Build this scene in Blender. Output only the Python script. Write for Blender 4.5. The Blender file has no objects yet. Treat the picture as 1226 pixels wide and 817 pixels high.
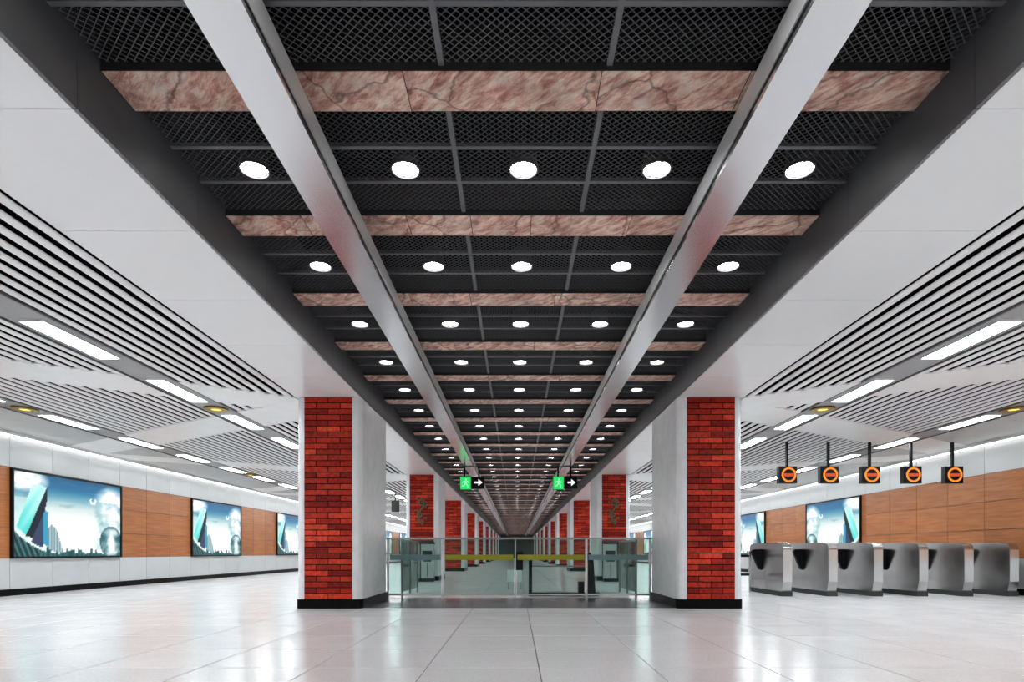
import bpy, math, random
from mathutils import Vector
random.seed(7)
R = random.Random(11)

# ------------------------------------------------------------------ camera, world, exposure
FPX, IW, IH = 700.0, 1226.0, 817.0
EYE = 0.9
CX = -0.055
scene = bpy.context.scene
COL = scene.collection
cam_d = bpy.data.cameras.new('camera')
cam_d.sensor_width = 36.0
cam_d.lens = FPX / IW * 36.0
cam_d.shift_x = -5.0 / IW
cam_d.shift_y = 253.5 / IW
cam_d.clip_end = 300
cam = bpy.data.objects.new('camera', cam_d)
COL.objects.link(cam)
cam.location = (CX, 0, EYE)
cam.rotation_euler = (math.radians(90), 0, 0)
scene.camera = cam
w = bpy.data.worlds.new('world'); scene.world = w; w.use_nodes = True
w.node_tree.nodes['Background'].inputs[0].default_value = (0.8, 0.85, 0.9, 1)
w.node_tree.nodes['Background'].inputs[1].default_value = 0.3
vs = scene.view_settings
vs.view_transform = 'Standard'; vs.look = 'None'; vs.gamma = 1.0; vs.use_curve_mapping = False
vs.exposure = 0.42
STRIP_L, COVE_L, DOWN_L, WARM_L, SCREEN_L = 37.0, 3.2, 34.0, 1.7, 0.86
scene.cycles.max_bounces = 8
scene.cycles.diffuse_bounces = 5
scene.cycles.glossy_bounces = 4
scene.cycles.transparent_max_bounces = 12
scene.cycles.sample_clamp_indirect = 6.0
scene.cycles.caustics_reflective = False
scene.cycles.caustics_refractive = False

# ------------------------------------------------------------------ main measures (metres)
Y0, Y1 = -6.0, 95.0                 # hall from behind the viewer to the end wall
Z_SOF, Z_MESH, Z_VOID = 3.40, 3.80, 4.45
X_FAS, X_SOF, X_WALL = 2.525, 3.60, 10.60
BEAM0, BEAM_P, BEAM_W = 3.47, 1.49, 0.315
PIL0, PIL_P, PIL_D = 9.40, 9.30, 1.85
PIL_IN, PIL_OUT = 2.54, 3.59

# ------------------------------------------------------------------ materials
def new_mat(name):
    m = bpy.data.materials.new(name); m.use_nodes = True
    nt = m.node_tree
    return m, nt, nt.nodes['Principled BSDF']
def setp(b, **k):
    names = {'color': 'Base Color', 'rough': 'Roughness', 'metal': 'Metallic', 'spec': 'Specular IOR Level',
             'coat': 'Coat Weight', 'coatr': 'Coat Roughness', 'emit': 'Emission Color', 'es': 'Emission Strength',
             'trans': 'Transmission Weight', 'ior': 'IOR'}
    for a, v in k.items():
        if a in ('color', 'emit'): v = (*v, 1)
        b.inputs[names[a]].default_value = v
def N(nt, t, **k):
    n = nt.nodes.new(t)
    for a, v in k.items(): setattr(n, a, v)
    return n
def ramp(nt, fac, stops, interp='LINEAR'):
    r = N(nt, 'ShaderNodeValToRGB'); r.color_ramp.interpolation = interp
    e = r.color_ramp.elements
    while len(e) < len(stops): e.new(0.5)
    for el, (p, c) in zip(e, stops):
        el.position = p; el.color = (*c, 1)
    nt.links.new(fac, r.inputs[0])
    return r
def plain(name, color, rough=0.5, metal=0.0, var=0.04, scale=3.0, bump=0.0, **k):
    """one colour with a slight noise in tone and relief"""
    m, nt, b = new_mat(name)
    setp(b, color=color, rough=rough, metal=metal, **k)
    tc = N(nt, 'ShaderNodeTexCoord'); no = N(nt, 'ShaderNodeTexNoise')
    no.inputs['Scale'].default_value = scale; no.inputs['Detail'].default_value = 3
    nt.links.new(tc.outputs['Object'], no.inputs['Vector'])
    lo = tuple(c * (1 - var) for c in color); hi = tuple(min(1, c * (1 + var)) for c in color)
    r = ramp(nt, no.outputs['Fac'], [(0.3, lo), (0.7, hi)])
    nt.links.new(r.outputs[0], b.inputs['Base Color'])
    if bump:
        bu = N(nt, 'ShaderNodeBump'); bu.inputs['Strength'].default_value = bump
        nt.links.new(no.outputs['Fac'], bu.inputs['Height']); nt.links.new(bu.outputs[0], b.inputs['Normal'])
    return m
def emis(name, color, strength):
    m, nt, b = new_mat(name)
    setp(b, color=(0.02, 0.02, 0.02), rough=0.5, spec=0.1, emit=color, es=strength)
    return m

M = {}
M['void'] = plain('void_black', (0.004, 0.004, 0.0045), 0.95, spec=0.0)
M['mesh'] = plain('mesh_grey_paint', (0.075, 0.075, 0.08), 0.6, spec=0.15)
M['rail'] = plain('rail_grey_paint', (0.11, 0.11, 0.118), 0.45)
M['casing'] = plain('casing_dark', (0.035, 0.034, 0.034), 0.6, spec=0.2)
M['fascia'] = plain('fascia_anthracite', (0.072, 0.072, 0.077), 0.5, var=0.08, spec=0.25)
M['soffit'] = plain('soffit_white_enamel', (0.93, 0.93, 0.94), 0.16, var=0.015, scale=1.0)
M['slat'] = plain('slat_white', (0.92, 0.92, 0.92), 0.4, var=0.02)
M['band'] = plain('band_white', (0.93, 0.935, 0.93), 0.35, var=0.02)
M['outer'] = plain('outer_panel_grey', (0.42, 0.43, 0.425), 0.3, var=0.03)
M['stripbed'] = plain('strip_bed_grey', (0.27, 0.27, 0.27), 0.5)
M['wallw'] = plain('wall_panel_white', (0.43, 0.44, 0.44), 0.25, var=0.03, scale=1.5)
M['joint'] = plain('joint_dark', (0.10, 0.10, 0.10), 0.8)
M['base'] = plain('base_black_granite', (0.004, 0.004, 0.0045), 0.35, spec=0.05)
M['pillar'] = plain('pillar_pale_panel', (0.68, 0.69, 0.71), 0.25, var=0.06, scale=5)
M['mortar'] = plain('mortar_dark', (0.022, 0.009, 0.008), 0.9, spec=0.05)
M['steel'] = plain('brushed_steel', (0.42, 0.42, 0.42), 0.24, metal=1.0, var=0.08, scale=4)
M['steel_l'] = plain('bright_steel', (0.80, 0.81, 0.82), 0.22, metal=0.85)
M['black'] = plain('black_plastic', (0.005, 0.005, 0.0055), 0.4, spec=0.12)
M['flap'] = plain('black_flap', (0.004, 0.004, 0.005), 0.5, spec=0.1)
M['white'] = plain('white_plastic', (0.85, 0.87, 0.87), 0.35)
M['grey'] = plain('machine_grey', (0.34, 0.35, 0.34), 0.4)
M['brass'] = plain('brass', (0.30, 0.20, 0.03), 0.35, metal=1.0)
M['yellow'] = plain('yellow_band', (0.30, 0.29, 0.025), 0.5, spec=0.2)
M['teal'] = plain('teal_band', (0.14, 0.24, 0.25), 0.5)
M['bronze'] = plain('bronze_green', (0.09, 0.10, 0.05), 0.5, metal=0.4)
M['darkfloor'] = plain('dark_grey_floor', (0.11, 0.11, 0.12), 0.25, var=0.2, scale=60)
M['endwall'] = plain('end_wall_dark', (0.05, 0.055, 0.055), 0.6)
M['strip_light'] = emis('strip_light', (0.93, 0.985, 1.0), STRIP_L)
M['cove_light'] = emis('cove_light', (0.98, 0.99, 1.0), COVE_L)
M['down_light'] = emis('down_light', (1.0, 0.99, 0.98), DOWN_L)
M['warm_light'] = emis('warm_light', (1.0, 0.72, 0.12), WARM_L)
M['green_lit'] = emis('green_lit', (0.01, 0.55, 0.10), 1.0)
M['pale_green_lit'] = emis('pale_green_lit', (0.25, 1.0, 0.42), 1.0)
M['white_lit'] = emis('white_lit', (1, 1, 1), 1.0)
M['orange_lit'] = emis('orange_lit', (1.0, 0.24, 0.02), 1.0)
M['red_lit'] = emis('red_lit', (0.65, 0.07, 0.01), 0.8)

def m_duct():
    m, nt, b = new_mat('brushed_aluminium')
    setp(b, color=(0.78, 0.78, 0.80), rough=0.27, metal=0.9)
    tc = N(nt, 'ShaderNodeTexCoord'); no = N(nt, 'ShaderNodeTexNoise'); no.inputs['Scale'].default_value = 1.5
    nt.links.new(tc.outputs['Object'], no.inputs['Vector'])
    r = ramp(nt, no.outputs['Fac'], [(0.3, (0.20,) * 3), (0.7, (0.25,) * 3)])
    nt.links.new(r.outputs[0], b.inputs['Roughness'])
    return m
M['duct'] = m_duct()
M['duct_side'] = plain('anodised_aluminium', (0.74, 0.76, 0.77), 0.36, metal=0.3)

def m_tile():
    m, nt, b = new_mat('polished_floor_tile')
    setp(b, rough=0.13, spec=0.3)
    tc = N(nt, 'ShaderNodeTexCoord'); oi = N(nt, 'ShaderNodeObjectInfo')
    no = N(nt, 'ShaderNodeTexNoise'); no.inputs['Scale'].default_value = 45; no.inputs['Detail'].default_value = 4
    ge = N(nt, 'ShaderNodeNewGeometry')
    nt.links.new(ge.outputs['Position'], no.inputs['Vector'])
    mul = N(nt, 'ShaderNodeMath', operation='MULTIPLY_ADD')
    nt.links.new(oi.outputs['Random'], mul.inputs[0]); mul.inputs[1].default_value = 0.12
    nt.links.new(no.outputs['Fac'], mul.inputs[2])
    r = ramp(nt, mul.outputs[0], [(0.3, (0.55, 0.55, 0.56)), (0.8, (0.665, 0.655, 0.67))])
    nt.links.new(r.outputs[0], b.inputs['Base Color'])
    n2 = N(nt, 'ShaderNodeTexNoise'); n2.inputs['Scale'].default_value = 2.0
    nt.links.new(ge.outputs['Position'], n2.inputs['Vector'])
    r2 = ramp(nt, n2.outputs['Fac'], [(0.3, (0.17,) * 3), (0.7, (0.22,) * 3)])
    nt.links.new(r2.outputs[0], b.inputs['Roughness'])
    return m
M['tile'] = m_tile()

def m_brick(island):
    m, nt, b = new_mat('red_brick_joined' if island else 'red_brick')
    setp(b, rough=0.65, spec=0.12)
    if island: src = N(nt, 'ShaderNodeNewGeometry').outputs['Random Per Island']
    else: src = N(nt, 'ShaderNodeObjectInfo').outputs['Random']
    r = ramp(nt, src, [(0.0, (0.16, 0.010, 0.006)), (0.35, (0.31, 0.020, 0.010)), (0.75, (0.44, 0.032, 0.014)), (1.0, (0.62, 0.060, 0.026))])
    tc = N(nt, 'ShaderNodeNewGeometry'); no = N(nt, 'ShaderNodeTexNoise'); no.inputs['Scale'].default_value = 22; no.inputs['Detail'].default_value = 5
    nt.links.new(tc.outputs['Position'], no.inputs['Vector'])
    r2 = ramp(nt, no.outputs['Fac'], [(0.3, (0.6,) * 3), (0.7, (1.15,) * 3)])
    mx = N(nt, 'ShaderNodeMix', data_type='RGBA', blend_type='MULTIPLY'); mx.inputs[0].default_value = 1
    nt.links.new(r.outputs[0], mx.inputs[6]); nt.links.new(r2.outputs[0], mx.inputs[7])
    nt.links.new(mx.outputs[2], b.inputs['Base Color'])
    bu = N(nt, 'ShaderNodeBump'); bu.inputs['Strength'].default_value = 0.4; bu.inputs['Distance'].default_value = 0.01
    nt.links.new(no.outputs['Fac'], bu.inputs['Height']); nt.links.new(bu.outputs[0], b.inputs['Normal'])
    return m
M['brick'] = m_brick(False); M['brick_j'] = m_brick(True)

def m_marble():
    m, nt, b = new_mat('rough_red_marble')
    setp(b, rough=0.45)
    ge = N(nt, 'ShaderNodeNewGeometry'); oi = N(nt, 'ShaderNodeObjectInfo')
    add = N(nt, 'ShaderNodeVectorMath', operation='MULTIPLY_ADD')
    nt.links.new(oi.outputs['Random'], add.inputs[0]); add.inputs[1].default_value = (13, 7, 5)
    nt.links.new(ge.outputs['Position'], add.inputs[2])
    mp = N(nt, 'ShaderNodeMapping'); mp.inputs['Scale'].default_value = (0.5, 1.4, 1)
    vr = N(nt, 'ShaderNodeVectorRotate', rotation_type='Z_AXIS'); vr.inputs['Angle'].default_value = 0.75
    nt.links.new(add.outputs[0], vr.inputs['Vector']); nt.links.new(vr.outputs[0], mp.inputs[0])
    no = N(nt, 'ShaderNodeTexNoise'); no.inputs['Scale'].default_value = 12; no.inputs['Detail'].default_value = 9
    no.inputs['Roughness'].default_value = 0.72; no.inputs['Distortion'].default_value = 0.35
    nt.links.new(mp.outputs[0], no.inputs['Vector'])
    r = ramp(nt, no.outputs['Fac'], [(0.30, (0.22, 0.07, 0.05)), (0.41, (0.54, 0.24, 0.185)), (0.48, (0.74, 0.43, 0.345)),
                                     (0.54, (0.88, 0.64, 0.53)), (0.64, (0.97, 0.87, 0.78))])
    big = N(nt, 'ShaderNodeTexNoise'); big.inputs['Scale'].default_value = 3.2; big.inputs['Detail'].default_value = 3
    nt.links.new(add.outputs[0], big.inputs['Vector'])
    rb_ = ramp(nt, big.outputs['Fac'], [(0.35, (0.72, 0.66, 0.64)), (0.6, (1.1, 1.08, 1.06))])
    mx = N(nt, 'ShaderNodeMix', data_type='RGBA', blend_type='MULTIPLY'); mx.inputs[0].default_value = 1
    nt.links.new(r.outputs[0], mx.inputs[6]); nt.links.new(rb_.outputs[0], mx.inputs[7])
    wv = N(nt, 'ShaderNodeTexNoise'); wv.inputs['Scale'].default_value = 6; wv.inputs['Detail'].default_value = 4
    nt.links.new(add.outputs[0], wv.inputs['Vector'])
    dsp = N(nt, 'ShaderNodeVectorMath', operation='MULTIPLY_ADD'); dsp.inputs[1].default_value = (0.22, 0.22, 0)
    nt.links.new(wv.outputs['Color'], dsp.inputs[0]); nt.links.new(add.outputs[0], dsp.inputs[2])
    vo = N(nt, 'ShaderNodeTexVoronoi', feature='DISTANCE_TO_EDGE'); vo.inputs['Scale'].default_value = 1.5
    nt.links.new(dsp.outputs[0], vo.inputs['Vector'])
    cr = ramp(nt, vo.outputs['Distance'], [(0.0, (0.35, 0.28, 0.25)), (0.022, (1, 1, 1))])
    m2 = N(nt, 'ShaderNodeMix', data_type='RGBA', blend_type='MULTIPLY'); m2.inputs[0].default_value = 1
    nt.links.new(mx.outputs[2], m2.inputs[6]); nt.links.new(cr.outputs[0], m2.inputs[7])
    nt.links.new(m2.outputs[2], b.inputs['Base Color'])
    bu = N(nt, 'ShaderNodeBump'); bu.inputs['Strength'].default_value = 1.0; bu.inputs['Distance'].default_value = 0.04
    nt.links.new(no.outputs['Fac'], bu.inputs['Height']); nt.links.new(bu.outputs[0], b.inputs['Normal'])
    return m
M['marble'] = m_marble()

def m_wood():
    m, nt, b = new_mat('orange_wood_panel')
    setp(b, rough=0.35, spec=0.3)
    ge = N(nt, 'ShaderNodeNewGeometry'); oi = N(nt, 'ShaderNodeObjectInfo')
    mp = N(nt, 'ShaderNodeMapping'); mp.inputs['Scale'].default_value = (1, 0.5, 9)
    nt.links.new(ge.outputs['Position'], mp.inputs[0])
    no = N(nt, 'ShaderNodeTexNoise'); no.inputs['Scale'].default_value = 3; no.inputs['Detail'].default_value = 5
    nt.links.new(mp.outputs[0], no.inputs['Vector'])
    mul = N(nt, 'ShaderNodeMath', operation='MULTIPLY_ADD'); mul.inputs[1].default_value = 0.22
    nt.links.new(oi.outputs['Random'], mul.inputs[0]); nt.links.new(no.outputs['Fac'], mul.inputs[2])
    r = ramp(nt, mul.outputs[0], [(0.3, (0.19, 0.055, 0.013)), (0.6, (0.28, 0.094, 0.026)), (0.9, (0.37, 0.138, 0.043))])
    nt.links.new(r.outputs[0], b.inputs['Base Color'])
    return m
M['wood'] = m_wood()

def m_glass():
    m = bpy.data.materials.new('green_tint_glass'); m.use_nodes = True
    nt = m.node_tree; nt.nodes.clear()
    out = N(nt, 'ShaderNodeOutputMaterial'); mix = N(nt, 'ShaderNodeMixShader')
    tr = N(nt, 'ShaderNodeBsdfTransparent'); tr.inputs[0].default_value = (0.70, 0.82, 0.79, 1)
    gl = N(nt, 'ShaderNodeBsdfGlossy'); gl.inputs['Roughness'].default_value = 0.04
    gl.inputs[0].default_value = (0.9, 1, 0.97, 1)
    fr = N(nt, 'ShaderNodeFresnel'); fr.inputs[0].default_value = 1.33
    nt.links.new(fr.outputs[0], mix.inputs[0]); nt.links.new(tr.outputs[0], mix.inputs[1]); nt.links.new(gl.outputs[0], mix.inputs[2])
    nt.links.new(mix.outputs[0], out.inputs[0])
    return m
M['glass'] = m_glass()

def m_picture():
    m, nt, b = new_mat('screen_picture')
    setp(b, color=(0.01, 0.01, 0.01), rough=0.3, spec=0.1, es=SCREEN_L)
    at = N(nt, 'ShaderNodeAttribute'); at.attribute_name = 'picture'
    nt.links.new(at.outputs['Color'], b.inputs['Emission Color'])
    return m
M['picture'] = m_picture()

# ------------------------------------------------------------------ mesh helpers
class MB:
    def __init__(s): s.v = []; s.f = []
    def box(s, x0, x1, y0, y1, z0, z1):
        i = len(s.v)
        s.v += [(x, y, z) for z in (z0, z1) for y in (y0, y1) for x in (x0, x1)]
        s.f += [(i, i+2, i+3, i+1), (i+4, i+5, i+7, i+6), (i, i+1, i+5, i+4), (i+2, i+6, i+7, i+3), (i, i+4, i+6, i+2), (i+1, i+3, i+7, i+5)]
        return s
    def prism(s, pts, axis, a, b):
        """closed polygon pts (in the two other axes, in order) extruded along axis from a to b"""
        i = len(s.v); n = len(pts)
        def P(u, v, t):
            return {'x': (t, u, v), 'y': (u, t, v), 'z': (u, v, t)}[axis]
        s.v += [P(u, v, a) for u, v in pts] + [P(u, v, b) for u, v in pts]
        s.f += [tuple(range(i, i+n))[::-1], tuple(range(i+n, i+2*n))]
        s.f += [(i+k, i+(k+1) % n, i+n+(k+1) % n, i+n+k) for k in range(n)]
        return s
    def cyl(s, c, r, h0, h1, axis='z', n=24):
        pts = [(c[0] + r*math.cos(2*math.pi*k/n), c[1] + r*math.sin(2*math.pi*k/n)) for k in range(n)]
        return s.prism(pts, axis, h0, h1)
    def ring(s, c, r0, r1, h0, h1, axis='z', n=28):
        i = len(s.v)
        def P(u, v, t): return {'x': (t, u, v), 'y': (u, t, v), 'z': (u, v, t)}[axis]
        for (r, h) in ((r0, h0), (r1, h0), (r1, h1), (r0, h1)):
            s.v += [P(c[0]+r*math.cos(2*math.pi*k/n), c[1]+r*math.sin(2*math.pi*k/n), h) for k in range(n)]
        for j in range(4):
            for k in range(n):
                a = i + j*n; b = i + ((j+1) % 4)*n
                s.f.append((a+k, a+(k+1) % n, b+(k+1) % n, b+k))
        return s
    def tube(s, pts, r, n=6):
        rings = []
        for k, p in enumerate(pts):
            p = Vector(p); a = Vector(pts[max(0, k-1)]); b = Vector(pts[min(len(pts)-1, k+1)])
            t = (b - a).normalized()
            u = t.cross(Vector((0, 1, 0.01))).normalized(); v = t.cross(u)
            rings.append(len(s.v))
            s.v += [tuple(p + r*(u*math.cos(2*math.pi*q/n) + v*math.sin(2*math.pi*q/n))) for q in range(n)]
        for a, b in zip(rings, rings[1:]):
            s.f += [(a+q, a+(q+1) % n, b+(q+1) % n, b+q) for q in range(n)]
        s.f += [tuple(range(rings[0], rings[0]+n)), tuple(range(rings[-1], rings[-1]+n))[::-1]]
        return s
    def data(s, name, mat):
        me = bpy.data.meshes.new(name); me.from_pydata(s.v, [], s.f); me.materials.append(mat)
        me.update()
        import bmesh
        bm = bmesh.new(); bm.from_mesh(me); bmesh.ops.recalc_face_normals(bm, faces=bm.faces); bm.to_mesh(me); bm.free()
        return me
    def build(s, name, mat, parent=None, loc=(0, 0, 0)):
        return link(name, s.data(name, mat), parent, loc)
def link(name, me, parent=None, loc=(0, 0, 0), rot=None, scale=None):
    o = bpy.data.objects.new(name, me); COL.objects.link(o)
    o.location = loc
    if rot: o.rotation_euler = rot
    if scale: o.scale = scale
    if parent: o.parent = parent
    return o
def tag(o, label=None, cat=None, group=None, kind=None):
    if label: o['label'] = label
    if cat: o['category'] = cat
    if group: o['group'] = group
    if kind: o['kind'] = kind
    return o
def empty(name, loc=(0, 0, 0), rot=None):
    return link(name, None, None, loc, rot)
def struct(name, label, cat, loc=(0, 0, 0)):
    return tag(empty(name, loc), label, cat, kind='structure')
ORD = ['first', 'second', 'third', 'fourth', 'fifth', 'sixth', 'seventh', 'eighth', 'ninth', 'tenth', 'eleventh', 'twelfth', 'thirteenth',
       'fourteenth', 'fifteenth', 'sixteenth', 'seventeenth', 'eighteenth', 'nineteenth']
TENS = {2: 'twent', 3: 'thirt', 4: 'fort', 5: 'fift', 6: 'sixt', 7: 'sevent'}
def nth(i):
    if i < 19: return ORD[i]
    t, u = divmod(i + 1, 10)
    return TENS[t] + ('ieth' if u == 0 else 'y-' + ORD[u - 1])
SIDE = {-1: 'left', 1: 'right'}
def px(x, y, z):
    d = max(y, 0.01)
    return 618 + FPX*(x - CX)/d, 662 - FPX*(z - EYE)/d

# ------------------------------------------------------------------ floor
T = 0.883
floor = struct('floor', 'polished pale grey tiled floor of the whole hall', 'floor')
MB().box(-X_WALL, X_WALL, Y0, Y1, -0.10, -0.006).build('floor_bed', M['joint'], floor)
G = 0.0035
def in_dark(x0, x1, y0, y1):
    return False
tiles = []
ox, oy = 0.18 + CX, 4.565
for i in range(-14, 15):
    for j in range(-13, 105):
        x0, x1 = ox + i*T, ox + (i+1)*T
        y0, y1 = oy + j*T, oy + (j+1)*T
        x0, x1 = max(x0, -X_WALL), min(x1, X_WALL); y0, y1 = max(y0, Y0), min(y1, Y1)
        if x1 - x0 < 0.02 or y1 - y0 < 0.02: continue
        tiles.append((x0, x1, y0, y1))
DK0, DK1 = 9.50, 11.62     # darker grey floor strip between the two near pillars
def split(t):
    x0, x1, y0, y1 = t
    if x1 <= -PIL_IN or x0 >= PIL_IN or y1 <= DK0 or y0 >= DK1: return [t]
    out = []
    if y0 < DK0: out.append((x0, x1, y0, DK0))
    if y1 > DK1: out.append((x0, x1, DK1, y1))
    a, b = max(y0, DK0), min(y1, DK1)
    if x0 < -PIL_IN: out.append((x0, -PIL_IN, a, b))
    if x1 > PIL_IN: out.append((PIL_IN, x1, a, b))
    return [o for o in out if o[1]-o[0] > 0.03 and o[3]-o[2] > 0.03]
tiles = [s for t in tiles for s in split(t)]
def seen(t):
    x0, x1, y0, y1 = t
    if y1 < 4.05: return False
    xa = min(abs(x0 - CX), abs(x1 - CX))
    return xa * FPX / y1 < 615
vis = sorted([t for t in tiles if seen(t)], key=lambda t: (t[2]+t[3])/2 - (t[1]-t[0])*(t[3]-t[2]))
near_tiles = set(vis[:300])
cache = {}
rest = MB()
for t in tiles:
    x0, x1, y0, y1 = t
    if t in near_tiles:
        key = (round(x1-x0, 3), round(y1-y0, 3))
        if key not in cache:
            a, b = key[0]/2 - G, key[1]/2 - G; c = 0.004
            mb = MB(); mb.v = [(-a, -b, -0.006), (a, -b, -0.006), (a, b, -0.006), (-a, b, -0.006)]
            mb.v += [(-a+c, -b+c, 0), (a-c, -b+c, 0), (a-c, b-c, 0), (-a+c, b-c, 0)]
            mb.f = [(4, 5, 6, 7), (0, 1, 5, 4), (1, 2, 6, 5), (2, 3, 7, 6), (3, 0, 4, 7)]
            cache[key] = mb.data('floor_tile', M['tile'])
        link('floor_tile', cache[key], floor, ((x0+x1)/2, (y0+y1)/2, 0))
    else:
        rest.box(x0+G, x1-G, y0+G, y1-G, -0.006, 0)
tag(rest.build('floor_tile_field', M['tile'], floor), kind='stuff')
n = 6
for k in range(n):
    xa = -PIL_IN + k*2*PIL_IN/n; xb = xa + 2*PIL_IN/n
    MB().box(xa+G, xb-G, DK0+G, DK1-G, -0.006, 0.0).build('dark_floor_slab', M['darkfloor'], floor)

# ------------------------------------------------------------------ walls
Z_LOW, Z_ORG, Z_TOP = 0.78, 2.68, 3.36
PW = 1.125
for s in (-1, 1):
    nm = SIDE[s]
    wall = struct('wall_' + nm, 'long %s wall with orange wood band between white panels' % nm, 'wall')
    MB().box(*sorted((s*X_WALL, s*(X_WALL+0.2))), Y0, Y1, 0, Z_VOID).build('wall_core', M['joint'], wall)
    xf0, xf1 = sorted((s*(X_WALL - 0.022), s*X_WALL))
    p_lo = MB().box(xf0, xf1, 0.006, PW-0.006, 0.14, Z_LOW-0.004).data('white_panel', M['wallw'])
    p_hi = MB().box(xf0, xf1, 0.006, PW-0.006, Z_ORG+0.004, Z_TOP).data('white_panel', M['wallw'])
    zr = [Z_LOW + (Z_ORG - Z_LOW)*k/3 for k in range(4)]
    p_or = [MB().box(xf0, xf1, 0.006, PW-0.006, zr[k]+0.006, zr[k+1]-0.006).data('wood_panel', M['wood']) for k in range(3)]
    y = 12.15 - 16*PW
    while y < Y1 - PW:
        link('white_panel', p_lo, wall, (0, y, 0)); link('white_panel', p_hi, wall, (0, y, 0))
        for me in p_or: link('wood_panel', me, wall, (0, y, 0))
        y += PW
    b = MB().box(*sorted((s*(X_WALL-0.03), s*X_WALL)), Y0, Y1, 0, 0.14).build('baseboard_' + nm, M['base'])
    tag(b, 'black skirting along the foot of the %s wall' % nm, 'baseboard', kind='structure')
    cv = struct('trim_%d' % (1 if s < 0 else 2), 'cove with bright light line on top of the %s wall' % nm, 'cove')
    MB().box(*sorted((s*(X_WALL-0.16), s*(X_WALL-0.022))), Y0, Y1, 3.33, 3.395).build('cove_ledge', M['white'], cv)
    MB().box(*sorted((s*(X_WALL-0.15), s*(X_WALL-0.05))), Y0, Y1, 3.315, 3.33).build('cove_lamp', M['cove_light'], cv)
e = MB().box(-X_WALL, X_WALL, Y1, Y1+0.2, 0, Z_VOID).build('wall_far', M['endwall'])
tag(e, 'dark far end wall of the hall', 'wall', kind='structure')
e = MB().box(-X_WALL, X_WALL, Y0-0.2, Y0, 0, Z_VOID).build('wall_rear', M['wallw'])
tag(e, 'plain white end wall behind the viewer', 'wall', kind='structure')

# ------------------------------------------------------------------ central ceiling: mesh bays between marble beams
ceil = struct('ceiling', 'dark open-mesh central ceiling crossed by red marble beams', 'ceiling')
MB().box(-X_WALL, X_WALL, Y0, Y1, Z_VOID, Z_VOID+0.1).build('roof_slab', M['void'], ceil)
def mesh_panel(wd, ln):
    cw, ch = 0.054, 0.049
    mb = MB(); sl = ch/cw; hw, hl = wd/2, ln/2
    t = 0.0024; h = 0.005
    for sg in (1, -1):
        c = -hl - sl*hw
        k0 = math.floor(c/ch); k1 = math.ceil(-c/ch)
        for k in range(k0, k1+1):
            cc = k*ch                                   # y = sg*sl*x + cc
            pts = []
            xs = sorted([(-hl-cc)/(sg*sl), (hl-cc)/(sg*sl)])
            xa, xb = max(-hw, xs[0]), min(hw, xs[1])
            if xb - xa < 0.01: continue
            a = Vector((xa, sg*sl*xa+cc, 0)); b = Vector((xb, sg*sl*xb+cc, 0))
            d = (b-a).normalized(); nn = Vector((-d.y, d.x, 0))*t
            i = len(mb.v)
            z0 = 0.0 if sg > 0 else 0.001
            for p in (a, b):
                mb.v += [(p.x-nn.x, p.y-nn.y, z0+h), (p.x-nn.x, p.y-nn.y, z0), (p.x+nn.x, p.y+nn.y, z0), (p.x+nn.x, p.y+nn.y, z0+h)]
            mb.f += [(i, i+1, i+5, i+4), (i+1, i+2, i+6, i+5), (i+2, i+3, i+7, i+6)]
    return mb.data('mesh_panel', M['mesh'])
GAP = BEAM_P - BEAM_W
PLN = GAP/3
cols = [(-2.515, -1.5), (-1.5, -0.5), (-0.5, 0.5), (0.5, 1.5), (1.5, 2.515)]
pm = {}
for (a, b) in cols:
    pm[(a, b)] = mesh_panel(b-a-0.03, PLN-0.03)
cross = MB().box(-X_FAS+0.005, X_FAS-0.005, -0.016, 0.016, 0, 0.03).data('ceiling_rail', M['rail'])
longi = MB().box(-0.017, 0.017, 0.0, GAP, 0.0, 0.035).data('ceiling_rail', M['rail'])
edge = MB().box(-0.012, 0.012, 0.0, GAP, 0.0, 0.035).data('ceiling_rail', M['rail'])
far_panels, far_rails = MB(), MB()
nb0, nb1 = -6, 60
n_pan = 0
rb = random.Random(3)
slab_far = MB()
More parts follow.
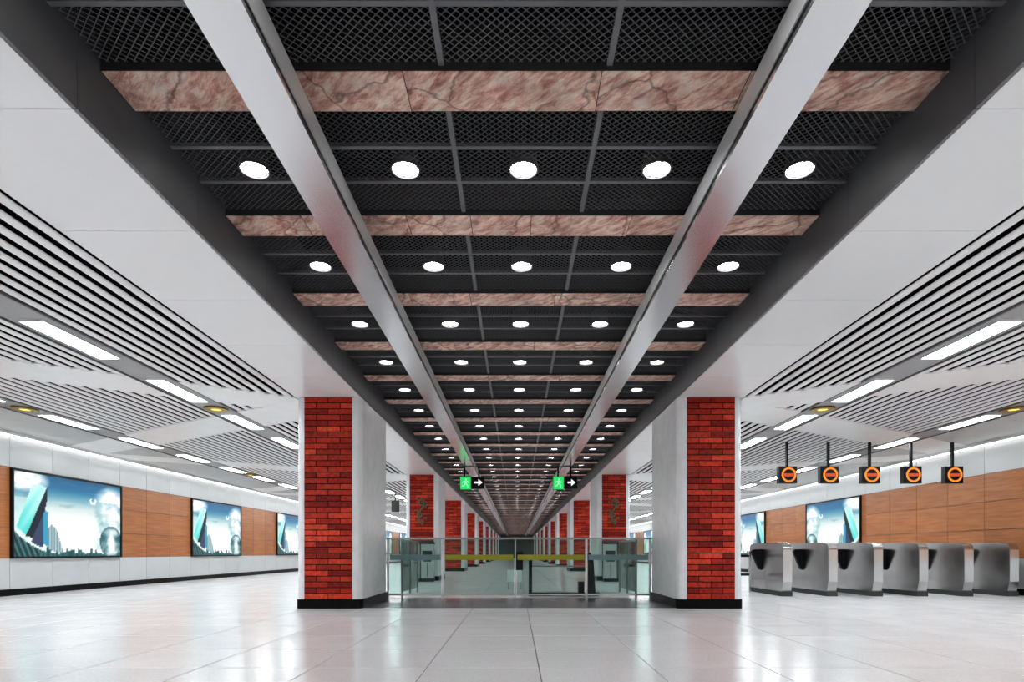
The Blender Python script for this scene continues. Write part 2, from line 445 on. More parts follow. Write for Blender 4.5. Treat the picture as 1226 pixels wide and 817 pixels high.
for nB in range(nb0, nb1):
    yb = BEAM0 + nB*BEAM_P
    if yb < Y0 or yb + BEAM_P > Y1: continue
    # beam: dark-coloured body with stone slabs on its underside
    bz = Z_MESH - 0.05
    beam = MB().box(-X_FAS+0.004, X_FAS-0.004, yb, yb+BEAM_W, bz+0.012, Z_MESH+0.25).build('marble_beam', M['casing'], ceil)
    xs = [-X_FAS+0.005]
    while xs[-1] < X_FAS - 0.9: xs.append(xs[-1] + rb.uniform(0.5, 1.3))
    xs.append(X_FAS-0.005)
    if xs[-1] - xs[-2] < 0.3: xs.pop(-2)
    tgt = beam if nB < 26 else None
    for a, b in zip(xs, xs[1:]):
        dz = rb.uniform(0, 0.006)
        # slab with an uneven rock-faced underside
        mb = MB(); nx = 8; ny = 3
        idx = {}
        for q in range(nx+1):
            for r_ in range(ny+1):
                x = a+0.003+(b-a-0.006)*q/nx; y = yb+0.002+(BEAM_W-0.004)*r_/ny
                z = bz - dz + (0.012 if (q in (0, nx) or r_ in (0, ny)) else rb.uniform(-0.006, 0.006))
                idx[q, r_] = len(mb.v); mb.v.append((x, y, z))
        for q in range(nx):
            for r_ in range(ny):
                mb.f.append((idx[q, r_], idx[q, r_+1], idx[q+1, r_+1], idx[q+1, r_]))
        i = len(mb.v)
        mb.v += [(a+0.003, yb+0.002, bz+0.02), (b-0.003, yb+0.002, bz+0.02), (b-0.003, yb+BEAM_W-0.002, bz+0.02), (a+0.003, yb+BEAM_W-0.002, bz+0.02)]
        mb.f += [(i, i+1, i+2, i+3)]
        mb.f += [tuple([i] + [idx[q, 0] for q in range(nx+1)] + [i+1]), tuple([i+3] + [idx[q, ny] for q in range(nx+1)] + [i+2]),
                 tuple([i] + [idx[0, r_] for r_ in range(ny+1)] + [i+3]), tuple([i+1] + [idx[nx, r_] for r_ in range(ny+1)] + [i+2])]
        if tgt: mb.build('marble_slab', M['marble'], tgt)
        else:
            o = len(slab_far.v); slab_far.v += mb.v; slab_far.f += [tuple(v+o for v in f) for f in mb.f]
    ys = yb + BEAM_W
    individual = 0 <= nB < 20 or nB == -1
    for r_ in range(3):
        for c in cols:
            p = ((c[0]+c[1])/2, ys + (r_+0.5)*PLN, Z_MESH)
            if individual and n_pan < 300 and p[1] > 2.4:
                n_pan += 1
                link('mesh_panel', pm[c], ceil, p)
            else:
                tgtm = far_panels; src = pm[c]
                o = len(tgtm.v)
                tgtm.v += [(v.co.x+p[0], v.co.y+p[1], v.co.z+p[2]) for v in src.vertices]
                tgtm.f += [tuple(q+o for q in f.vertices) for f in src.polygons]
    if individual:
        for r_ in (1, 2): link('ceiling_rail', cross, ceil, (0, ys+r_*PLN, Z_MESH-0.008))
        for x in (-1.5, -0.5, 0.5, 1.5): link('ceiling_rail', longi, ceil, (x, ys, Z_MESH-0.010))
    else:
        for r_ in (1, 2): far_rails.box(-X_FAS+0.005, X_FAS-0.005, ys+r_*PLN-0.016, ys+r_*PLN+0.016, Z_MESH-0.008, Z_MESH+0.022)
        for x in (-1.5, -0.5, 0.5, 1.5): far_rails.box(x-0.017, x+0.017, ys, ys+GAP, Z_MESH-0.010, Z_MESH+0.025)
def fast_build(mb, name, mat, parent):
    me = bpy.data.meshes.new(name); me.from_pydata(mb.v, [], mb.f); me.materials.append(mat); me.update()
    return link(name, me, parent)
tag(fast_build(far_panels, 'mesh_panel_field', M['mesh'], ceil), kind='stuff')
tag(fast_build(far_rails, 'ceiling_rail_field', M['rail'], ceil), kind='stuff')
tag(slab_far.build('marble_slab_field', M['marble'], ceil), kind='stuff')

# ------------------------------------------------------------------ fascias and soffits beside the mesh ceiling
SP = 1.25
for s in (-1, 1):
    nm = SIDE[s]
    fa = struct('trim_%d' % (3 if s < 0 else 4), 'dark grey panelled fascia edging the mesh ceiling on the %s' % nm, 'fascia')
    sf = struct('trim_%d' % (5 if s < 0 else 6), 'glossy white panelled soffit above the %s row of pillars' % nm, 'soffit')
    MB().box(*sorted((s*(X_FAS+0.03), s*(X_SOF-0.01))), Y0, Y1, Z_SOF+0.03, Z_VOID).build('bulkhead_core', M['joint'], sf)
    f_me = MB().box(*sorted((s*X_FAS, s*(X_FAS+0.03))), 0.002, SP-0.002, Z_SOF, Z_VOID).data('fascia_panel', M['fascia'])
    s_me = MB().box(*sorted((s*(X_FAS+0.002), s*X_SOF)), 0.003, SP-0.003, Z_SOF, Z_SOF+0.03).data('soffit_panel', M['soffit'])
    y = 3.29 - 7*SP
    while y < Y1:
        link('fascia_panel', f_me, fa, (0, y, 0)); link('soffit_panel', s_me, sf, (0, y, 0))
        y += SP

# ------------------------------------------------------------------ side ceilings: slats, zig-zag bands, light strips
SLP, SLW, SLH = 0.1755, 0.094, 0.020
ZA = (3.62, 5.02); ST1 = (5.02, 5.54); ZB = (5.54, 8.35); ST2 = (8.35, 8.90); ZO = (8.90, X_WALL-0.03)
DC0, DCP = 10.05, 9.30
centers = [DC0 + DCP*k for k in range(-2, 10)]
def band_iv(x):
    a = x - X_SOF; iv = []
    for dc in centers:
        iv.append((dc-0.62-0.6*a, dc+0.52-0.6*a)); iv.append((dc-0.52+0.6*a, dc+0.62+0.6*a))
    iv.sort(); out = []
    for a_, b_ in iv:
        if out and a_ <= out[-1][1]+0.05: out[-1] = (out[-1][0], max(b_, out[-1][1]))
        else: out.append((a_, b_))
    return out
def slat_mb(L):
    h = SLW/2
    prof = [(-h, SLH), (-h, 0.013), (-h*0.75, 0.004), (-h*0.35, 0), (h*0.35, 0), (h*0.75, 0.004), (h, 0.013), (h, SLH)]
    return MB().prism(prof, 'y', 0, L)
for s in (-1, 1):
    nm = SIDE[s]
    cs = struct('ceiling_' + nm, 'white slatted aisle ceiling on the %s with zig-zag flat bands' % nm, 'ceiling')
    MB().box(*sorted((s*X_SOF, s*X_WALL)), Y0, Y1, Z_SOF+0.32, Z_SOF+0.4).build('plenum_lining', M['void'], cs)
    segs = []
    for zone in (ZA, ZB):
        k = 0
        nS = int(round((zone[1]-zone[0])/SLP))
        pit = (zone[1]-zone[0])/nS
        for k in range(nS):
            xc = zone[0] + (k+0.5)*pit
            cur = Y0
            for a_, b_ in band_iv(xc):
                if a_ > cur + 0.06 and cur < Y1: segs.append((xc, max(cur, Y0), min(a_, Y1)))
                cur = max(cur, b_)
            if cur < Y1: segs.append((xc, cur, Y1))
    segs = [(g[0], max(Y0, g[1]-0.09), min(Y1, g[2]+0.09)) for g in segs if g[2]-g[1] > 0.05]
    vis = sorted([g for g in segs if abs(g[0])*FPX/g[2] < 610 and g[2] > 4], key=lambda g: g[1])[:300]
    near = set(vis)
    rest = MB(); cache = {}
    for g in segs:
        xc, a_, b_ = g
        if g in near:
            slat_mb(b_-a_).build('slat', M['slat'], cs, (s*xc, a_, Z_SOF))
        else:
            mb = slat_mb(b_-a_); o = len(rest.v)
            rest.v += [(v[0]+s*xc, v[1]+a_, v[2]+Z_SOF) for v in mb.v]; rest.f += [tuple(q+o for q in f) for f in mb.f]
    tag(rest.build('slat_field', M['slat'], cs), kind='stuff')
    for dc in centers:
        for zi, zone in enumerate((ZA, ZB, ZO)):
            a0, a1 = zone[0]-X_SOF, zone[1]-X_SOF
            for (e0, e1, sl, dz) in ((-0.62, 0.52, -0.6, 0.004), (-0.52, 0.62, 0.6, 0.006)):
                if zi < 2:
                    nS = int(round((zone[1]-zone[0])/SLP)); pit = (zone[1]-zone[0])/nS
                    cut = [zone[0]] + [zone[0]+(q+0.5)*pit for q in range(nS)] + [zone[1]]     # steps at the slat centres
                    lo, hi = [], []
                    for q, (xa_, xb_) in enumerate(zip(cut, cut[1:])):
                        am = zone[0] + q*pit - X_SOF                                            # the gap's own line
                        lo += [(s*xa_, dc+e0+sl*am), (s*xb_, dc+e0+sl*am)]; hi += [(s*xa_, dc+e1+sl*am), (s*xb_, dc+e1+sl*am)]
                    pts = lo + hi[::-1]
                else:
                    pts = [(s*zone[0], dc+e0+sl*a0), (s*zone[1], dc+e0+sl*a1), (s*zone[1], dc+e1+sl*a1), (s*zone[0], dc+e1+sl*a0)]
                if min(p[1] for p in pts) < Y0 or max(p[1] for p in pts) > Y1: continue
                MB().prism(pts, 'z', Z_SOF-dz, Z_SOF+0.02).build('band_panel', M['band'], cs)
    # flat outer panels, strip beds
    y = Y0
    o_me = MB().box(*sorted((s*ZO[0], s*ZO[1])), 0.003, 1.55-0.003, Z_SOF, Z_SOF+0.03).data('outer_panel', M['outer'])
    while y < Y1 - 1.5:
        link('outer_panel', o_me, cs, (0, y, 0)); y += 1.55
    for st in (ST1, ST2):
        MB().box(*sorted((s*(st[0]+0.012), s*(st[1]-0.012))), Y0, Y1, Z_SOF+0.012, Z_SOF+0.04).build('strip_bed', M['stripbed'], cs)
        for e in st:
            MB().box(s*e-0.012, s*e+0.012, Y0, Y1, Z_SOF-0.008, Z_SOF+0.05).build('strip_edge', M['rail'], cs)
    # light panels in the strips
    for si, xc in ((0, 5.275), (1, 8.60)):
        strip = ('inner', 'outer')[si]
        hw = 0.125
        fr = MB()
        fr.box(-hw-0.015, -hw, 0, 1.2, 0, 0.03).box(hw, hw+0.015, 0, 1.2, 0, 0.03).box(-hw-0.015, hw+0.015, -0.015, 0, 0, 0.03).box(-hw-0.015, hw+0.015, 1.2, 1.215, 0, 0.03)
        fr_me = fr.data('frame', M['white'])
        df_me = MB().box(-hw, hw, 0, 1.2, 0.004, 0.02).data('diffuser', M['strip_light'])
        y = 6.30 - 5*2.15; count = 0
        back = 0
        while y < 92:
            inview = xc*FPX/(y+1.2) < 610 and y+1.2 > 0
            t = empty('light_panel', (s*xc, y, Z_SOF-0.012))
            if inview:
                lab = 'white rectangular ceiling light, %s aisle, %s strip, %s from the viewer' % (nm, strip, nth(count)); count += 1
            else:
                lab = 'white rectangular ceiling light overhead, %s aisle, %s strip, %s nearer than those in view' % (nm, strip, nth(back)); back += 1
            tag(t, lab, 'ceiling light', 'light panels in the %s aisle ceiling' % nm)
            link('frame', fr_me, t); link('diffuser', df_me, t)
            y += 2.15
        # warm round lamps at the pillar lines
        for k in range(4):
            yc = 10.17 + 8.6*k
            t = empty('warm_downlight', (s*(xc+0.0), yc, Z_SOF-0.02))
            tag(t, 'round brass downlight with warm glow, %s aisle, %s strip, %s from the viewer' % (nm, strip, nth(k)), 'downlight', 'warm downlights')
            MB().ring((0, 0), 0.085, 0.20, 0.0, 0.035).build('brass_ring', M['brass'], t)
            MB().cyl((0, 0), 0.085, 0.010, 0.035).build('lens', M['warm_light'], t)

# ------------------------------------------------------------------ downlights in the mesh ceiling
dl_ring = MB().ring((0, 0), 0.100, 0.112, -0.006, 0.03).data('trim_ring', M['mesh'])
dl_lens = MB().cyl((0, 0), 0.100, 0.016, 0.026).data('lens', M['down_light'])
dl_can = MB().cyl((0, 0), 0.098, 0.028, 0.16, n=16).data('can', M['casing'])
colw = ['leftmost of five', 'second from left', 'middle of five', 'second from right', 'rightmost of five']
for r_ in range(-5, 27):
    y = 4.41 + BEAM_P*r_
    for ci, x in enumerate((-2.03, -0.89, 0.0, 1.005, 2.085)):
        t = empty('downlight', (x, y, Z_MESH-0.012))
        if r_ >= 0: lab = 'round white downlight in mesh ceiling, %s visible row, %s' % (nth(r_), colw[ci])
        else: lab = 'round white downlight in mesh ceiling overhead, row %s behind the first visible, %s' % (nth(-r_-1), colw[ci])
        tag(t, lab, 'downlight', 'round downlights in the mesh ceiling')
        link('trim_ring', dl_ring, t); link('lens', dl_lens, t)
        if r_ < 12: link('can', dl_can, t)

# ------------------------------------------------------------------ aluminium trunking under the mesh
for s in (-1, 1):
    t = empty('cable_trunking', (0, 0, 3.50))
    tag(t, 'long brushed aluminium trunking running under the mesh ceiling, %s of the centre' % SIDE[s], 'trunking', 'aluminium trunkings')
    MB().box(*sorted((s*1.350, s*1.62)), Y0, 92, 0.0, 0.028).build('bottom_plate', M['duct'], t)
    MB().box(*sorted((s*1.366, s*1.605)), Y0, 92, 0.028, 0.088).build('shadow_groove', M['black'], t)
    MB().box(*sorted((s*1.357, s*1.62)), Y0, 92, 0.088, 0.235).build('channel', M['duct_side'], t)

# ------------------------------------------------------------------ brick pillars
def round_rect(x0, x1, y0, y1, r, n=5):
    pts = []
    for (cx, cy, a0) in ((x1-r, y1-r, 0), (x0+r, y1-r, 90), (x0+r, y0+r, 180), (x1-r, y0+r, 270)):
        for k in range(n+1):
            a = math.radians(a0 + 90*k/n); pts.append((cx + r*math.cos(a), cy + r*math.sin(a)))
    return pts
BR0, BR1 = 2.69, 3.46
BZ0, BZ1 = 0.15, Z_SOF
CH = 0.0925
BL = 0.385
def brick_boxes(face_y, sgn, rr):
    """bricks of one brick panel, local x from 0 to width"""
    W = BR1 - BR0; out = []
    nC = int(round((BZ1-BZ0)/CH)); ch = (BZ1-BZ0)/nC
    for c in range(nC):
        z0 = BZ0 + c*ch; off = -BL/2 if c % 2 else 0
        x = off
        while x < W - 1e-3:
            a, b = max(0, x), min(W, x+BL)
            if b - a > 0.03:
                pr = rr.uniform(0.008, 0.014)
                out.append((a+(0.007 if a > 0 else 0.002), b-(0.007 if b < W else 0.002), z0+0.008, z0+ch-0.008, pr))
            x += BL
    return out
def pillar(s, k):
    y0 = PIL0 + k*PIL_P; y1 = y0 + PIL_D
    rr = random.Random(100 + k*2 + (s > 0))
    t = empty('brick_pillar', (s*(PIL_IN+PIL_OUT)/2, (y0+y1)/2, 0))
    which = ('nearest', 'second', 'third', 'fourth', 'fifth', 'sixth', 'seventh', 'eighth', 'ninth')[k]
    lab = '%s pale pillar with red brick face in the %s row' % (which, SIDE[s])
    if k == 1: lab = 'second pale pillar with ornament on its brick face, %s row' % SIDE[s]
    tag(t, lab, 'pillar', 'brick faced pillars', kind='thing')
    ox_, oy_ = t.location.x, t.location.y
    hx, hy = (PIL_OUT-PIL_IN)/2, PIL_D/2
    MB().prism(round_rect(-hx, hx, -hy, hy, 0.11), 'z', 0.15, Z_SOF-0.001).build('shaft', M['pillar'], t)
    MB().prism(round_rect(-hx-0.012, hx+0.012, -hy-0.012, hy+0.012, 0.09), 'z', 0.0, 0.15).build('plinth', M['base'], t)
    W = BR1 - BR0
    xl = s*BR0 if s > 0 else -BR1
    xl -= ox_
    bed = MB().box(xl, xl+W, -hy-0.004, -hy+0.02, BZ0, BZ1-0.002).build('brick_bed', M['mortar'], t)
    if k == 0:
        for (a, b, c, d, pr) in brick_boxes(0, 1, rr):
            MB().box(xl+a, xl+b, -hy-pr, -hy+0.01, c, min(d, Z_SOF-0.003)).build('brick', M['brick'], bed)
    else:
        j = MB()
        for (a, b, c, d, pr) in brick_boxes(0, 1, rr): j.box(xl+a, xl+b, -hy-pr, -hy+0.01, c, min(d, Z_SOF-0.003))
        tag(j.build('brick_courses', M['brick_j'], bed), kind='stuff')
    # the same on the rear face
    bed2 = MB().box(xl, xl+W, hy-0.02, hy+0.004, BZ0, BZ1-0.002).build('brick_bed', M['mortar'], t)
    j = MB()
    for (a, b, c, d, pr) in brick_boxes(0, 1, rr): j.box(xl+a, xl+b, hy-0.01, hy+pr, c, min(d, Z_SOF-0.003))
    tag(j.build('brick_courses', M['brick_j'], bed2), kind='stuff')
    if k == 1:
        mb = MB(); xc = xl + W*0.48; zc = 2.22; yy = -hy-0.035
        def curl(pts, r): mb.tube([(xc+p, yy, zc+q) for p, q in pts], r)
        sp = []                                             # an S-shaped scroll, curled in at both ends, with leaf sprays
        for i in range(27):
            a = i/26*2.2*math.pi
            sp.append((0.10*math.sin(a)*(1-0.25*i/26), 0.42-0.84*i/26))
        curl(sp, 0.026)
        for (c0, c1, rad, st) in ((0.03, 0.27, 0.12, 0.0), (-0.03, -0.10, 0.10, 2.0), (0.04, -0.34, 0.07, 1.0)):
            curl([(c0 + rad*(1-i/22)*math.cos(st+i*0.5), c1 + rad*(1-i/22)*math.sin(st+i*0.5)) for i in range(18)], 0.022)
        for (q0, q1, an) in ((-0.06, 0.34, 2.6), (0.09, 0.12, 0.5), (-0.09, 0.05, 3.6), (0.07, -0.20, -0.4), (-0.05, -0.30, 3.4)):
            curl([(q0 + 0.024*i*math.cos(an), q1 + 0.024*i*math.sin(an) + 0.004*i*i*0.5) for i in range(6)], 0.018)
        tag(mb.build('ornament', M['bronze'], t), 'dark bronze scroll ornament')
    return t
for k in range(9):
    for s in (-1, 1): pillar(s, k)

# ------------------------------------------------------------------ wall screens with a city picture
def mixc(a, b, t):
    t = max(0, min(1, t)); return tuple(a[i]*(1-t)+b[i]*t for i in range(3))
def srgb(c): return tuple((v/255/12.92) if v/255 <= 0.04045 else ((v/255+0.055)/1.055)**2.4 for v in c)
def hsh(x, y): 
    v = math.sin(x*127.1 + y*311.7)*43758.5453; return v - math.floor(v)
def vno(x, y):
    xi, yi = math.floor(x), math.floor(y); fx, fy = x-xi, y-yi
    fx = fx*fx*(3-2*fx); fy = fy*fy*(3-2*fy)
    return (hsh(xi, yi)*(1-fx)+hsh(xi+1, yi)*fx)*(1-fy) + (hsh(xi, yi+1)*(1-fx)+hsh(xi+1, yi+1)*fx)*fy
def fbm(x, y): return (vno(x, y) + 0.5*vno(2*x, 2*y) + 0.25*vno(4*x, 4*y))/1.75
def inpoly(u, v, P):
    r = False; n_ = len(P)
    for i in range(n_):
        (x1, y1), (x2, y2) = P[i], P[(i+1) % n_]
        if (y1 > v) != (y2 > v) and u < (x2-x1)*(v-y1)/(y2-y1)+x1: r = not r
    return r
def picture_color(u, v):
    stops = [(0.0, (252, 254, 252)), (0.46, (252, 254, 250)), (0.62, (206, 222, 220)), (0.74, (112, 168, 186)), (0.86, (30, 108, 154)), (1.0, (26, 88, 130))]
    for (a, ca), (b, cb) in zip(stops, stops[1:]):
        if a <= v <= b: c = mixc(ca, cb, (v-a)/(b-a)); break
    n1 = fbm(u*7, v*4)
    st = fbm(u*2.5+9, v*22)
    if 0.5 < v < 0.85: c = mixc(c, (205, 225, 228), max(0, st-0.5)*1.6)
    cl = max(0, 1-((u-0.10)/0.20)**2-((v-0.92)/0.16)**2) + 0.8*max(0, 1-((u-0.92)/0.22)**2-((v-0.76)/0.24)**2)
    c = mixc(c, (250, 253, 253), cl*(0.4+1.5*n1)*1.4)
    if u > 0.70 and v < 0.75: c = mixc(c, (110, 170, 180), max(0, fbm(u*11, v*9)-0.42)*2.6*min(1, (u-0.70)/0.1))
    c = mixc(c, (70, 130, 150), max(0, fbm(u*9+4, v*14+2)-0.55)*1.5*max(0, min(1, (v-0.45)/0.2)))
    if v < 0.7 and u < 0.12: c = mixc(c, (190, 225, 222), 0.7)
    # grey towers at the foot
    if inpoly(u, v, [(0.26, 0.03), (0.42, 0.03), (0.35, 0.34), (0.31, 0.40), (0.27, 0.33)]):
        c = mixc((96, 130, 140), (190, 212, 215), 0.5+0.5*math.sin(u*260))
    if inpoly(u, v, [(0.23, 0.15), (0.285, 0.12), (0.275, 0.55), (0.235, 0.58)]): c = (58, 150, 182)
    if inpoly(u, v, [(0.13, 0.12), (0.235, 0.12), (0.235, 0.62), (0.20, 0.55)]): c = (52, 66, 96)
    if inpoly(u, v, [(0.025, 0.35), (0.10, 0.25), (0.27, 0.86), (0.15, 0.875)]):
        c = mixc((86, 214, 208), (196, 244, 240), (v-0.3)/0.55 + 0.2*math.sin(u*60-v*25))
    if inpoly(u, v, [(0.095, 0.24), (0.15, 0.22), (0.25, 0.56), (0.275, 0.74), (0.27, 0.87)]): c = (14, 30, 44)
    # bridge and shore
    br = 0.36*math.exp(-u*5.2) - 0.02
    if v < br: c = mixc((10, 46, 52), (130, 196, 192), max(0, math.sin(u*150+v*40))*0.55)
    if abs(v-br) < 0.016 and u < 0.46: c = (226, 244, 242)
    sk = 0.025 + 0.075*hsh(math.floor(u*46), 3)**3 + 0.015*hsh(math.floor(u*90), 7)
    if v < sk and u > 0.2: c = mixc((18, 70, 74), (90, 150, 150), hsh(math.floor(u*60), 1)*0.6)
    dg = math.hypot((u-0.895), (v-0.20)*0.56)*0.85
    if dg < 0.105:
        c = mixc((240, 250, 248), (30, 88, 98), (fbm(u*10+3, v*6)-0.36)*2.6)
        if dg > 0.092: c = mixc(c, (40, 86, 96), 0.55)
        if dg < 0.035: c = mixc(c, (245, 250, 250), 0.6)
    dr = math.hypot((u-0.70), (v-0.76)*0.56)
    if 0.018 < dr < 0.034 and v < 0.78: c = (244, 250, 250)
    return c
NU, NV = 120, 66
SW, SH = 3.30, 1.80
pc = {}
for j in range(NV+1):
    for i in range(NU+1): pc[i, j] = srgb(picture_color(i/NU, j/NV))
def picture_mesh(s):
    # lies in the YZ plane, near end (small y) carries u = 0
    me = bpy.data.meshes.new('picture')
    vs_ = [(0, SW*i/NU, SH*j/NV) for j in range(NV+1) for i in range(NU+1)]
    q = lambda i, j: j*(NU+1)+i
    fs = [(q(i, j), q(i+1, j), q(i+1, j+1), q(i, j+1)) if s < 0 else (q(i, j), q(i, j+1), q(i+1, j+1), q(i+1, j)) for j in range(NV) for i in range(NU)]
    me.from_pydata(vs_, [], fs); me.materials.append(M['picture'])
    at = me.color_attributes.new('picture', 'FLOAT_COLOR', 'POINT')
    for j in range(NV+1):
        for i in range(NU+1): at.data[q(i, j)].color = (*pc[i, j], 1)
    me.update(); return me
pic = {s: picture_mesh(s) for s in (-1, 1)}
def screen(s, y, label):
    t = empty('wall_screen', (s*(X_WALL-0.022), y, 0.82))
    tag(t, label, 'screen', 'lit advertising screens')
    f = 0.045; dpt = 0.06
    fr = MB()
    for (a, b, c, d) in ((-f, SW+f, -f, 0), (-f, SW+f, SH, SH+f), (-f, 0, 0, SH), (SW, SW+f, 0, SH)):
        fr.box(*sorted((0, -s*dpt)), a, b, c, d)
    fr.build('frame', M['black'], t)
    MB().box(*sorted((0, -s*(dpt-0.035))), 0, SW, 0, SH).build('backing', M['black'], t)
    link('picture', pic[s], t, (-s*(dpt-0.03), 0, 0))
left_y = [12.19, 18.94, 25.68, 32.43, 39.18, 45.93, 52.68]
right_y = [18.03, 24.95, 31.7, 38.45, 45.2, 51.95]
for i, y in enumerate(left_y):
    screen(-1, y, 'lit screen with blue city picture on left wall, %s from the viewer' % nth(i))
for i, y in enumerate(right_y):
    screen(1, y, 'lit screen with blue city picture on right wall, %s from the viewer' % nth(i))

# ------------------------------------------------------------------ glass fence between the nearest pillars
fy = 11.13
fence = empty('glass_fence', (0, fy, 0))
tag(fence, 'steel framed glass fence between the two nearest pillars with yellow warning band', 'fence')
def wx(xp, d): return (xp-618)*d/FPX + CX
post_x = [-PIL_IN+0.045, wx(530, fy), wx(617, fy), wx(702, fy), PIL_IN-0.045]
ztop = EYE + (662-644)*fy/FPX
for pi, x in enumerate(post_x):
    hwp = 0.012 if pi == 2 else 0.02
    MB().box(x-hwp, x+hwp, -0.022, 0.022, 0, ztop-0.02).build('post', M['steel_l'], fence)
MB().box(-PIL_IN+0.016, PIL_IN-0.016, -0.03, 0.03, ztop-0.035, ztop).build('top_rail', M['steel'], fence)
for i, (a, b) in enumerate(zip(post_x, post_x[1:])):
    MB().box(a+0.022, b-0.022, -0.014, 0.014, 0.085, 0.12).build('bottom_rail', M['steel_l'], fence)
    g = MB().box(a+0.03, b-0.03, -0.006, 0.006, 0.12, ztop-0.035).build('glass_pane', M['glass'], fence)
    mat = M['yellow'] if i in (1, 2) else M['teal']
    MB().box(a+0.04, b-0.04, -0.0085, -0.0065, 0.76, 0.86).build('warning_band', mat, g)
# second, lower guard rails along the pillar sides behind the fence
for s in (-1, 1):
    t = empty('side_barrier', (s*2.30, 12.4, 0))
    tag(t, 'short glass side barrier behind the fence beside the %s pillar' % SIDE[s], 'barrier', 'side barriers')
    for yy in (-0.9, 0.0, 0.9): MB().box(-0.02, 0.02, yy-0.02, yy+0.02, 0, 1.12).build('post', M['grey'], t)
    MB().box(-0.025, 0.025, -0.92, 0.92, 1.12, 1.16).build('top_rail', M['steel'], t)
    for yy in (-0.9, 0.0): MB().box(-0.005, 0.005, yy+0.02, yy+0.88, 0.12, 1.12).build('glass_pane', M['glass'], t)

# ------------------------------------------------------------------ things behind the fence
d = 12.2
t = empty('black_frame', (wx(675, d), d, 0))
tag(t, 'low black metal frame with tall dark panel standing behind the glass fence', 'stand')
xl, xr = wx(633, d)-t.location.x, wx(717, d)-t.location.x
MB().box(xl, xr, -0.10, 0.10, 0, 0.07).build('base_bar', M['black'], t)
MB().box(xl, xl+0.07, -0.04, 0.04, 0.07, 0.74).build('upright', M['black'], t)
xa, xb = wx(701, d)-t.location.x, wx(711, d)-t.location.x
MB().prism([(xa+0.02, 0.07), (xb+0.02, 0.07), (xb-0.02, 0.72), (xb-0.08, 0.90), (xa, 0.90)], 'y', -0.12, 0.12).build('tall_panel', M['black'], t)
MB().box(wx(692, d)-t.location.x, wx(699, d)-t.location.x, -0.10, 0.10, 0.07, 0.30).build('foot_box', M['black'], t)
MB().box(xl+0.02, xr-0.1, -0.02, 0.02, 0.60, 0.63).build('cross_bar', M['grey'], t)
d = 14.6
t = empty('white_trolley', (wx(616, d), d, 0))
tag(t, 'small white box trolley carrying a black upright monitor behind the fence', 'trolley')
MB().box(-0.18, 0.18, -0.15, 0.15, 0.17, 0.46).build('box', M['white'], t)
for a in (-0.15, 0.15):
    for b in (-0.12, 0.12): MB().box(a-0.015, a+0.015, b-0.015, b+0.015, 0, 0.17).build('leg', M['grey'], t)
MB().box(0.04, 0.21, -0.04, 0.04, 0.46, 0.92).build('monitor', M['black'], t)
MB().box(0.055, 0.195, -0.045, -0.04, 0.52, 0.90).build('monitor_glass', M['black'], t)
def machine(x, y, label):
    t = empty('ticket_machine', (x, y, 0)); tag(t, label, 'machine', 'grey machines by the second pillars')
    MB().box(-0.19, 0.19, -0.16, 0.16, 0.10, 1.16).build('body', M['grey'], t)
    MB().box(-0.20, 0.20, -0.17, 0.17, 0, 0.10).build('plinth', M['base'], t)
    MB().prism([(-0.17, 1.16), (0.17, 1.16), (0.17, 1.20), (-0.10, 1.24)], 'x', -0.20, 0.20).build('top_cover', M['casing'], t)
    MB().box(-0.15, 0.15, -0.168, -0.16, 0.80, 0.96).build('display', M['black'], t)
    MB().box(-0.12, 0.12, -0.166, -0.16, 0.62, 0.66).build('slot', M['black'], t)
    MB().box(-0.01, 0.01, -0.166, -0.16, 0.14, 0.58).build('door_seam', M['casing'], t)
dm = 18.2
for xp, lab in ((496, 'grey ticket machine before second left pillar, the one nearer the aisle wall'), (512.5, 'grey ticket machine before second left pillar, the one nearer the centre'),
                (730, 'grey ticket machine before second right pillar, the one nearer the centre'), (747, 'grey ticket machine before second right pillar, the one nearer the aisle wall')):
    machine(wx(xp, dm), dm, lab)

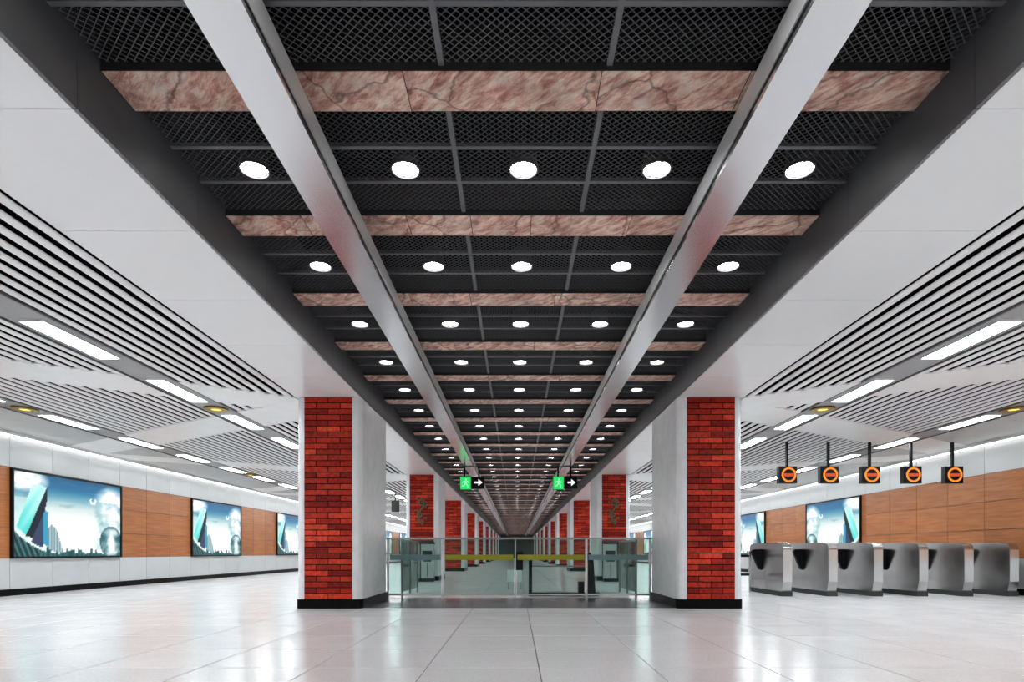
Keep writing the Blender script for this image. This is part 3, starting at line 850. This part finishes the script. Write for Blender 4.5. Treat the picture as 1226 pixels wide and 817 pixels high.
# ------------------------------------------------------------------ exit signs under the mesh ceiling
def exit_sign(s):
    d = 17.6
    xg = wx(557.5 if s < 0 else 668.5, d); wdt = 0.33
    t = empty('exit_sign', (xg, d, 2.79))
    tag(t, 'hanging green exit sign with black arrow panel, %s of the centre aisle' % SIDE[s], 'sign', 'hanging exit signs')
    MB().box(-wdt/2, wdt/2, -0.05, 0.05, 0, 0.40).build('green_box', M['black'], t)
    g = MB().box(-wdt/2+0.008, wdt/2-0.008, -0.056, -0.05, 0.01, 0.39).build('green_face', M['green_lit'], t)
    fig = MB()
    fig.cyl((0.015, 0.31), 0.026, -0.060, -0.0562, 'y', 12)
    for P in ([(-0.03, 0.19), (0.03, 0.17), (0.045, 0.27), (-0.015, 0.28)], [(-0.01, 0.275), (-0.095, 0.235), (-0.10, 0.20), (0.0, 0.24)],
              [(0.035, 0.27), (0.10, 0.225), (0.085, 0.20), (0.03, 0.235)], [(0.0, 0.185), (0.035, 0.18), (0.085, 0.12), (0.075, 0.06), (0.05, 0.06), (0.05, 0.11)],
              [(-0.03, 0.20), (0.01, 0.18), (-0.03, 0.11), (-0.11, 0.095), (-0.115, 0.12), (-0.05, 0.135)]):
        fig.prism(P, 'y', -0.060, -0.0562)
    fig.build('running_figure', M['pale_green_lit'], g)
    MB().box(wdt/2+0.01, wdt/2+0.40, -0.05, 0.05, 0.03, 0.39).build('arrow_box', M['black'], t)
    ar = MB(); c = wdt/2 + 0.22; z = 0.215
    ar.prism([(c-0.11, z-0.025), (c, z-0.025), (c, z-0.10), (c+0.12, z), (c, z+0.10), (c, z+0.025), (c-0.11, z+0.025)], 'y', -0.056, -0.0505)
    ar.build('arrow', M['white_lit'], t)
    for xx in ((-0.03, 0.40) if s < 0 else (-0.01, 0.37)):
        MB().box(xx-0.025, xx+0.025, -0.02, 0.02, 0.39, 0.695).build('hanger', M['black'], t)
    MB().box(-0.08, 0.45, -0.03, 0.03, 0.68, 0.705).build('bracket', M['black'], t)
exit_sign(-1); exit_sign(1)
d = 23.6
t = empty('hanging_display', (wx(473.5, d), d, 2.55))
tag(t, 'small black display hanging from the left aisle ceiling beyond the nearest pillar', 'display')
MB().box(-0.15, 0.15, -0.05, 0.05, 0, 0.45).build('housing', M['black'], t)
MB().box(-0.13, 0.13, -0.056, -0.05, 0.03, 0.42).build('face', M['casing'], t)
MB().box(-0.02, 0.02, -0.02, 0.02, 0.45, Z_SOF-2.55-0.01).build('hanger', M['black'], t)

# ------------------------------------------------------------------ fare gates on the right
GY0, GY1 = 12.0, 13.7
gate_x = [5.57 + 0.93*k + CX for k in range(6)]
def fare_gate(x, label):
    t = empty('fare_gate', (x, (GY0+GY1)/2, 0)); tag(t, label, 'fare gate', 'row of steel fare gates')
    hl, hw, H = (GY1-GY0)/2, 0.095, 1.09
    r = 0.10
    prof = [(-hl+0.05, 0.10), (hl-0.05, 0.10), (hl, 0.30)]
    for k in range(6):
        a = math.radians(90*k/5); prof.append((hl-r+r*math.cos(a), H-r+r*math.sin(a)))
    for k in range(6):
        a = math.radians(90+90*k/5); prof.append((-hl+r+r*math.cos(a), H-r+r*math.sin(a)))
    prof.append((-hl, 0.30))
    MB().prism(prof, 'x', -hw, hw).build('body', M['steel'], t)
    MB().box(-hw-0.015, hw+0.015, -hl+0.02, hl-0.02, 0, 0.10).build('plinth', M['casing'], t)
    MB().prism([(-hl+0.14, H-0.005), (hl-0.14, H-0.005), (hl-0.25, H+0.02), (-hl+0.25, H+0.02)], 'x', -hw-0.012, hw+0.012).build('top_cover', M['steel'], t)
    MB().box(-hw+0.005, hw-0.005, -hl-0.012, -hl, 0.30, 0.96).build('end_plate', M['steel_l'], t)
    for sg in (-1, 1):
        P = [(sg*hw, 0.51), (sg*(hw+0.05), 0.53), (sg*(hw+0.20), 0.88), (sg*(hw+0.21), 0.94), (sg*(hw+0.17), 0.975), (sg*hw, 0.98)]
        MB().prism(P, 'y', 0.20, 0.28).build('flap', M['flap'], t)
        MB().box(*sorted((sg*hw, sg*(hw+0.004))), -0.55, 0.62, 0.30, 0.302).build('seam', M['casing'], t)
gl_ = ['steel fare gate standing nearest to the brick pillar'] + ['steel fare gate, %s in the row from the brick pillar' % nth(i) for i in range(1, 5)] + ['steel fare gate standing nearest to the right wall']
for x, l in zip(gate_x, gl_): fare_gate(x, l)
t = empty('gate_rail', (4.6, 13.2, 0))
tag(t, 'low dark rail closing the gap between brick pillar and fare gates', 'rail')
for xx in (-0.45, 0.62): MB().box(xx-0.02, xx+0.02, -0.02, 0.02, 0, 0.92).build('post', M['steel_l'], t)
for zz in (0.38, 0.80): MB().box(-0.45, 0.62, -0.015, 0.015, zz, zz+0.05).build('bar', M['black'], t)
t = empty('end_barrier', (10.42, 12.9, 0))
tag(t, 'dark barrier panel closing the gap between last fare gate and right wall', 'barrier')
MB().box(-0.10, 0.13, -0.03, 0.03, 0.06, 0.98).build('panel', M['casing'], t)
for xx in (-0.08, 0.11): MB().box(xx-0.015, xx+0.015, -0.04, 0.04, 0, 0.06).build('foot', M['black'], t)

# ------------------------------------------------------------------ no-entry signals above the gates
for k in range(5):
    d = 13.2
    t = empty('lane_signal', (6.055 + 0.9335*k, d, 2.86-0.40))
    tag(t, 'square black lane signal with orange no-entry ring, %s from the brick pillar' % nth(k), 'signal', 'lane signals above the fare gates')
    MB().box(-0.205, 0.205, -0.06, 0.06, 0, 0.38).build('housing', M['black'], t)
    MB().ring((0.02, 0.19), 0.125, 0.165, -0.066, -0.058, 'y').build('ring', M['orange_lit'], t)
    MB().box(-0.09, 0.13, -0.066, -0.058, 0.155, 0.222).build('bar', M['red_lit'], t)
    MB().box(-0.025, 0.025, -0.025, 0.025, 0.38, Z_SOF-0.008-(2.86-0.40)).build('hanger', M['black'], t)
